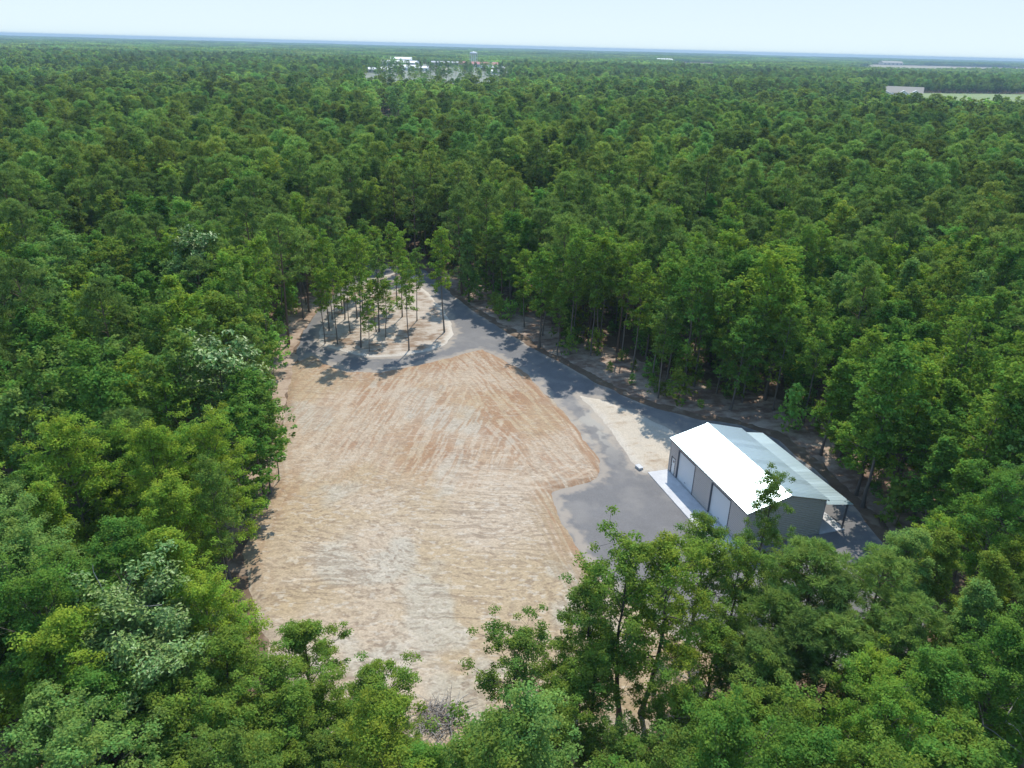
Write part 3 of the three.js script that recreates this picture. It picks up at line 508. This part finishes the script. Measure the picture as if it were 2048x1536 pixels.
// the woods, tree by tree, nearest first
const cand = [];
for (let j = 0; j < 330; j++) for (let i = -240; i <= 240; i++) {
  const sp = 4.7, x = (i + (j % 2) * 0.5 + (R() - 0.5) * 0.85) * sp, f = 14 + (j + (R() - 0.5) * 0.85) * sp * 0.87, u = R(), v = R(), w = R();
  if (f > 430 || Math.abs(x) > f * 0.82 + 30) continue;
  const left = sstep(15, -30, x), deep = sstep(95, 150, f), patchy = fbm(x * 0.02, f * 0.02, 77, 3), pp = 0.10 + deep * (0.25 + 0.38 * left + 0.9 * (patchy - 0.5)) + (x > 45 ? 0.22 * sstep(120, 170, f) : 0);
  const edge = f > 60 && f < 170 && x > -45 && x < 70;
  let kind = u < pp ? 'pine' : edge && v < 0.36 ? 'slim' : v < 0.22 && f < 130 ? 'oak' : v > 0.9965 ? 'magnolia' : 'gum';
  let h = (kind === 'pine' ? 18.5 : kind === 'oak' ? 12.5 : kind === 'slim' ? 16.5 : kind === 'magnolia' ? 13.5 : 15) * (0.70 + 0.55 * w) * (0.88 + 0.26 * fbm(x * 0.03, f * 0.03, 79, 2));
  if (f < 60) h = Math.min(h, 15);
  if (!inView(x, h, f, 0.12) && !inView(x, h * 0.5, f, 0.12)) continue;
  if (blocked(x, f, 0.9)) continue;
  if (f > 120 && fbm(x * 0.045, f * 0.045, 87, 3) + 0.12 * R() < 0.37) continue;   // gaps in the canopy
  let tries = 0; while (tries++ < 3 && hides(x, f, h, kind === 'slim' ? 1.6 : 2.4)) h *= 0.72;
  if (hides(x, f, h, 2.2) || h < 5) continue;
  if (standing.some(s => (s[0] - x) ** 2 + (s[1] - f) ** 2 < 9)) continue;
  const dappled = fbm(x * 0.05, f * 0.05, 91, 2);
  const tone = Math.floor(clamp(0.55 * R() + 0.75 * (dappled - 0.25), 0, 0.999) * LEAF[kind].length);
  cand.push({ kind, tone: kind === 'gum' && tone === 2 && R() < 0.55 ? 1 : tone, x, f, h, d: Math.hypot(x, f) });
}
cand.sort((a, b) => a.d - b.d);
const tally = {}; for (const o of scene.children) { const k = Object.keys(NAME).find(k => o.name.startsWith(NAME[k])); if (k) tally[k] = (tally[k] ?? 0) + 1; }
const rest = [];
for (const c of cand) { if ((tally[c.kind] ?? 0) < 296) { tally[c.kind] = (tally[c.kind] ?? 0) + 1; plant(c.kind, c.tone, c.x, c.f, c.h, R); } else rest.push(c); }
console.log('trees', JSON.stringify(tally), 'rest', rest.length);

// ------------------------------------------------------------------ the woods beyond, too many to count
const woods = new THREE.Group(); woods.name = 'distant_forest'; tag(woods, 'dense green forest reaching to the hazy horizon', 'forest', null, 'stuff'); scene.add(woods);
function bothIn(p, k = [1, 1, 1], wood = [1.1, 0.8, 1.2]) { // trunk and crown in one geometry
  const a = p.wood.clone(), n = a.attributes.color.count, c = a.attributes.color; for (let i = 0; i < n; i++) c.setXYZ(i, ...wood);
  return mergeGeometries([a, p.crown]);
}
function scatter(name, geo, mat, spots) {
  const m = new THREE.InstancedMesh(geo, mat, spots.length); m.name = name; m.userData.kind = 'stuff';
  const o = new THREE.Object3D(), c = new THREE.Color();
  spots.forEach(([x, y, f, sx, sy, rot, tr, tg, tb], i) => { o.position.set(x, y, -f); o.rotation.set(0, rot, 0); o.scale.set(sx, sy, sx); o.updateMatrix(); m.setMatrixAt(i, o.matrix); m.setColorAt(i, c.setRGB(tr, tg, tb)); });
  m.castShadow = m.receiveShadow = true; woods.add(m); return m;
}
const hue = (v = 0) => { const b = (0.58 + 0.85 * R() ** 1.2) * (1 + v), w = (R() - 0.5) * 0.4; return [b * (1 + w), b, b * (1 - 0.6 * w)]; };
const farLeaf = foliage(0.240, 0.372, 0.066), farPine = foliage(0.225, 0.348, 0.080);
{
  const byKind = {};
  for (const c of rest) (byKind[c.kind + Math.floor(R() * COUNT[c.kind])] ??= []).push(c);
  for (const [key, list] of Object.entries(byKind)) {
    const kind = key.slice(0, -1), p = proto(kind, +key.slice(-1), false);
    scatter(kind === 'pine' ? 'pine_stand' : 'broadleaf_stand', bothIn(p), kind === 'pine' ? farPine : farLeaf, list.map(c => [c.x, 0, c.f, c.h / p.H * (0.95 + 0.2 * R()), c.h / p.H, R() * 6.28, ...hue()]));
  }
}
// 430 m to 1700 m: lighter trees
{
  const lo = [0, 1, 2].map(s => broadleaf({ ...KIND.gum(s), seed: 700 + s, limbs: 16, subs: 3, leaves: 13, len: 0.85, wid: 0.62, clump: 0.85 })).concat([3, 4, 5].map(s => pine({ seed: 720 + s, H: 18, r0: 0.2, base: 0.45, R: 3.4, limbs: 22, subs: 7, len: 0.9, wid: 0.17, needles: 7, bark: GREY })));
  const spots = lo.map(() => []);
  for (let f = 425; f < 1750; f += 6.3) for (let x = -f * 0.78; x < f * 0.78; x += 7.2) {
    const X = x + (R() - 0.5) * 5.5, F = f + (R() - 0.5) * 5, n = fbm(X * 0.008, F * 0.008, 131, 3);
    if (F < 430 || blocked(X, F, 0) || fbm(X * 0.02, F * 0.02, 135, 3) + 0.15 * R() < 0.40) continue;
    const pin = n + 0.35 * (R() - 0.5) > 0.5, k = (pin ? 1.05 : 1.0) * (0.55 + 0.38 * R()) * (0.85 + 0.3 * fbm(X * 0.004, F * 0.004, 133, 2)), i = (pin ? 3 : 0) + Math.floor(R() * 3);
    spots[i].push([X, 0, F, k * (1.2 + 0.75 * R()), k * (R() < 0.1 ? 1.3 : 0.8 + 0.4 * R()), R() * 6.28, ...hue(0.9 * (fbm(X * 0.012, F * 0.012, 137, 3) - 0.5))]);
  }
  lo.forEach((p, i) => scatter(i < 3 ? 'broadleaf_stand' : 'pine_stand', bothIn(p), i < 3 ? farLeaf : farPine, spots[i]));
}
// beyond: whole copses at a time
{
  const copse = s => { const b = new Buf(), r = rng(900 + s);
    for (let t = 0; t < 75; t++) { const x = (r() - 0.5) * 64, z = (r() - 0.5) * 64, h = 11 + 8 * r(), rad = 2.6 + 1.8 * r(), tint = 0.7 + 0.6 * r(), w = (r() - 0.5) * 0.3;
      for (let k = 0; k < 44; k++) { const d = ball(r); const p = V(x + d.x * rad, h * 0.66 + d.y * h * 0.34, z + d.z * rad), n = d.clone().multiplyScalar(0.7).add(V(0, 0.5, 0)).add(ball(r).multiplyScalar(0.6)).normalize(), q = tint * (0.8 + 0.4 * r()); leaf(b, p, n, r, 2.2 + r(), 1.6 + r(), [q * (1 + w), q, q * (1 - 0.5 * w)]); } }
    return b.geo(); };
  const kinds = [0, 1, 2, 3].map(copse), spots = kinds.map(() => []);
  for (let f = 1760; f < 10500;) { const step = 56;
    for (let x = -f * 0.76; x < f * 0.76; x += 56) { const X = x + (R() - 0.5) * 20, F = f + (R() - 0.5) * 20; if (blocked(X, F, 0)) continue; const k = 0.40 + 0.95 * fbm(X * 0.0016, F * 0.0016, 141, 4) * (0.8 + 0.4 * R()); spots[Math.floor(R() * 4)].push([X, 0, F, 1.06, k, Math.floor(R() * 4) * Math.PI / 2, ...hue(0.8 * (fbm(X * 0.003, F * 0.003, 147, 3) - 0.5))]); }
    f += step; }
  kinds.forEach((g, i) => scatter('copse', g, farLeaf, spots[i]));
  console.log('copses', spots.map(s => s.length).join(' '));
}
// shrubs and saplings under the trees
{
  const sh = [0, 1, 2].map(s => broadleaf({ seed: 800 + s, H: 2.4, r0: 0.03, bend: 0.5, base: 0.05, R: 1.1, limbs: 12, subs: 3, el0: 0.4, el1: 1.1, profile: dome, clump: 0.34, leaves: 11, len: 0.3, wid: 0.19, up: 0.5, bark: GREY }));
  const spots = sh.map(() => []);
  for (let f = 20; f < 200; f += 3) for (let x = -f * 0.8 - 20; x < f * 0.8 + 20; x += 3) {
    const X = x + (R() - 0.5) * 3, F = f + (R() - 0.5) * 3, n = fbm(X * 0.12, F * 0.12, 151, 2);
    if (blocked(X, F, 1.7) || n < 0.36 || R() < 0.2 || (sdPoly(X, F, DRIVE) > -3 && R() < 0.4) || hides(X, F, 3, 1)) continue;
    const k = 0.5 + 1.5 * R() ** 1.5; spots[Math.floor(R() * 3)].push([X, 0, F, k, k * (0.8 + 0.5 * R()), R() * 6.28, ...hue()]);
  }
  sh.forEach((p, i) => { const m = scatter('undergrowth', bothIn(p), farLeaf, spots[i]); });
}

// ------------------------------------------------------------------ brush pile and dead wood
const drift = [std(0.30, 0.27, 0.24, 1), std(0.20, 0.17, 0.145, 1), std(0.40, 0.375, 0.345, 1)];
{
  const t = new THREE.Group(); t.name = 'brush_pile'; t.position.set(-4.7, 0.2, -38.8); scene.add(t);
  tag(t, 'tangled pile of bare grey branches on the dirt lot', 'brush pile');
  const r = rng(61), sticks = [0, 1, 2, 3, 4].map(() => { const b = new Buf(), pts = [V(0, 0, 0)], d = V(1, 0, 0); for (let k = 1; k < 5; k++) { d.add(ball(r).multiplyScalar(0.28)).normalize(); pts.push(pts[k - 1].clone().addScaledVector(d, 0.45)); } tube(b, pts, [0.035, 0.03, 0.024, 0.018, 0.01], 4, GREY); const q = pts[2]; tube(b, [q, q.clone().add(ball(r).multiplyScalar(0.5))], [0.018, 0.006], 3, GREY); return b.geo(); });
  for (let i = 0; i < 190; i++) {
    const a = r() * 6.283, q = Math.sqrt(r()), x = Math.cos(a) * q * 1.75, z = Math.sin(a) * q * 1.35, y = 0.05 + (1 - q) * 1.0 * r();
    const m = part('branch', sticks[i % 5], drift[Math.floor(r() * 3)], t); m.position.set(x, y, z); m.rotation.set(r() * 6, r() * 6.283, (r() - 0.45) * 0.7, 'YZX'); m.scale.setScalar(0.55 + 0.7 * r());
  }
  shadows(t);
}
function deadTree(x, f, h, lean, seed, label) {
  const t = new THREE.Group(); t.name = numbered('dead_tree'); t.position.set(x, 0, -f); scene.add(t); tag(t, label, 'dead tree');
  const r = rng(seed), b = new Buf(), pts = [V(0, -0.1, 0)], d = V(lean * 0.3, 1, 0.05).normalize();
  for (let k = 1; k <= 7; k++) { d.add(V(lean * 0.12, 0, 0)).add(ball(r).multiplyScalar(0.16)).normalize(); pts.push(pts[k - 1].clone().addScaledVector(d, h / 7)); }
  tube(b, pts, pts.map((_, k) => h * 0.012 * (1 - 0.11 * k)), 6, GREY);
  part('trunk', b.geo(), drift[1], t);
  for (let k = 3; k < 8; k++) for (let j = 0; j < 2; j++) { const c = new Buf(), q = [pts[k]], e = ball(r).add(V(lean, 0.5, 0)).normalize(); for (let n = 1; n < 5; n++) { e.add(ball(r).multiplyScalar(0.3)).normalize(); q.push(q[n - 1].clone().addScaledVector(e, h * 0.07)); } tube(c, q, [0.04, 0.032, 0.024, 0.016, 0.008].map(w => w * h / 7), 4, GREY); part('branch', c.geo(), drift[2], t); }
  shadows(t);
}
deadTree(-3.6, 34.2, 4.2, -0.9, 71, 'leaning bare sapling with pale twigs beside the brush pile');
deadTree(26.5, 36.5, 9.5, 0.5, 72, 'bare grey snag standing among pines near the yard');
deadTree(-13.2, 29.5, 6.5, 0.4, 73, 'bare grey snag among the oaks beside the brush pile');
deadTree(-26.8, 36.5, 12.5, 0.2, 74, 'tall bare grey snag behind the shining magnolia');
deadTree(44.5, 80, 13, 0.3, 75, 'leaning pale snag in the woods behind the barn lean-to');

// ------------------------------------------------------------------ far buildings
const BW = { pale: std(0.62, 0.66, 0.68, 0.6), white: std(0.78, 0.78, 0.77, 0.7), cream: std(0.62, 0.55, 0.44, 0.8), grey: std(0.45, 0.46, 0.47, 0.8), tan: std(0.42, 0.37, 0.29, 0.8), red: std(0.32, 0.07, 0.06, 0.7), dark: std(0.05, 0.06, 0.07, 0.4), roofw: std(0.80, 0.81, 0.82, 0.6) };
function building(name, x, f, w, d, h, rise, turn, wall, roofMat, label, wins = 5) {
  const t = new THREE.Group(); t.name = numbered(name); t.position.set(x, 0, -f); t.rotation.y = turn; scene.add(t); tag(t, label, 'building', null);
  part('wall', box(-w / 2, w / 2, 0, h, -d / 2, d / 2), wall, t);
  const s = new THREE.Shape(); s.moveTo(-d / 2 - 0.6, 0); s.lineTo(d / 2 + 0.6, 0); s.lineTo(d / 2 + 0.6, 0.25); s.lineTo(0, rise); s.lineTo(-d / 2 - 0.6, 0.25); s.closePath();
  const g = new THREE.ExtrudeGeometry(s, { depth: w + 1.2, bevelEnabled: false }); g.rotateY(Math.PI / 2); g.translate(-w / 2 - 0.6, h + 0.01, 0);
  part('roof', g, roofMat, t);
  for (let k = 0; k < wins; k++) part('window', box(-w / 2 + w * (k + 0.3) / wins, -w / 2 + w * (k + 0.7) / wins, h * 0.3, h * 0.72, d / 2 - 0.05, d / 2 + 0.06), BW.dark, t);
  return shadows(t);
}
building('town_building', -232, 1330, 39, 24, 4.8, 3.1, 0.15, BW.cream, BW.roofw, 'cream shop building with white roof at the wooded end of the town', 6);
building('town_building', -262, 1740, 81, 50, 7.3, 4.0, -0.1, BW.grey, BW.roofw, 'wide grey store with broad white roof in the town', 8);
building('town_building', -196, 1480, 54, 34, 4.8, 3.0, 0.1, BW.white, BW.roofw, 'long white low building in the middle of the town', 7);
building('town_building', -135, 1390, 22, 16, 4.1, 4.0, 0.3, BW.cream, BW.tan, 'small cream building with tan roof in the town', 3);
building('town_building', -170, 1830, 64, 30, 7.3, 3.0, 0, BW.tan, BW.grey, 'tan store with grey roof between white store and red roofs', 7);
building('town_building', -92, 1800, 89, 34, 6.5, 5.0, -0.06, BW.white, BW.red, 'white walled building with long red roof in the town', 9);
building('town_building', -52, 1600, 51, 22, 4.8, 4.0, 0.1, BW.red, BW.roofw, 'red walled building with white roof before the long red roof', 5);
building('town_building', -225, 1560, 44, 26, 4.8, 2.6, 0.2, BW.grey, BW.roofw, 'grey low warehouse with white roof in the town', 5);
building('town_building', -40, 1400, 19, 13, 4.1, 3.0, -0.2, BW.white, BW.roofw, 'small white building at the edge of the town', 3);
building('town_building', -290, 1960, 51, 30, 9.6, 5.0, 0.2, BW.white, BW.roofw, 'tall white gabled hall behind the town', 5);
{ // water tower
  const t = new THREE.Group(); t.name = 'water_tower'; t.position.set(-112, 0, -1930); scene.add(t); tag(t, 'pale water tower on many thin legs beside the town', 'water tower');
  for (let k = 0; k < 6; k++) { const a = k / 6 * 6.283; part('leg', box(-0.7, 0.7, 0, 25, -0.7, 0.7), BW.pale, t).position.set(Math.cos(a) * 8.5, 0, Math.sin(a) * 8.5); }
  part('tank', new THREE.LatheGeometry([[0, 24], [5, 24.3], [8.6, 25.5], [9, 27.5], [8.2, 29.5], [4, 30.6], [0, 31]].map(p => new THREE.Vector2(...p)), 24), BW.pale, t);
  part('riser', new THREE.CylinderGeometry(1.2, 1.2, 24, 10).translate(0, 12, 0), BW.pale, t);
  shadows(t);
}
{ // gabled building by the green field
  const t = new THREE.Group(); t.name = 'gabled_hall'; t.position.set(462, 0, -975); t.rotation.y = -0.42; scene.add(t); tag(t, 'wide pale hall with tan roof and white front gables by the green field', 'building');
  part('wall', box(-27, 27, 0, 4.5, -9, 9), BW.white, t);
  const s = new THREE.Shape(); s.moveTo(-10, 0); s.lineTo(10, 0); s.lineTo(0, 7); s.closePath();
  part('roof', new THREE.ExtrudeGeometry(s, { depth: 55, bevelEnabled: false }).rotateY(Math.PI / 2).translate(-27.5, 4.52, 0), BW.tan, t);
  for (const [x, w, h] of [[-15, 16, 6], [6, 13, 6.5], [19, 15, 7]]) {
    const q = new THREE.Shape(); q.moveTo(-w / 2, 0); q.lineTo(w / 2, 0); q.lineTo(w / 2, 3); q.lineTo(0, 2.4 + h * 0.7); q.lineTo(-w / 2, 3); q.closePath();
    const gb = part('gable', new THREE.ExtrudeGeometry(q, { depth: 13, bevelEnabled: false }).translate(x, 0, 2), BW.white, t);
    for (const s of [-1, 1]) { const rp = part('roof', box(-0.15, 0.15, 0, Math.hypot(w / 2 + 0.8, h * 0.7), 1.4, 15.6), BW.roofw, gb); rp.position.set(x, 3 + h * 0.7, 0); rp.rotation.z = s * (Math.PI / 2 + Math.atan2(h * 0.7 - 0.6, w / 2)); }
  }
  shadows(t);
}
building('shed', 392, 985, 16, 9, 4.5, 2.5, -0.3, BW.white, BW.roofw, 'small white roofed shed in trees near the gabled hall', 2);
building('farmhouse', 560, 3150, 60, 30, 9, 6, 0, BW.white, BW.roofw, 'white farm building beside a pale field near the horizon', 4);
building('farmhouse', 1980, 4330, 120, 40, 12, 8, 0.2, BW.cream, BW.tan, 'cream farm building far out on the tan fields', 5);
{ // lone tree on the lawn
  const r = rng(9), t = plant('gum', 1, -75, 470, 13, r, 2); tag(t, 'lone rounded tree on the yellow green lawn', 'tree', 'broadleaf trees on the lawn');
}

// ------------------------------------------------------------------ summer haze
scene.fog = new THREE.FogExp2(new THREE.Color().setRGB(0.54, 0.78, 1.0), 0.00013);

renderer.render(scene, camera);
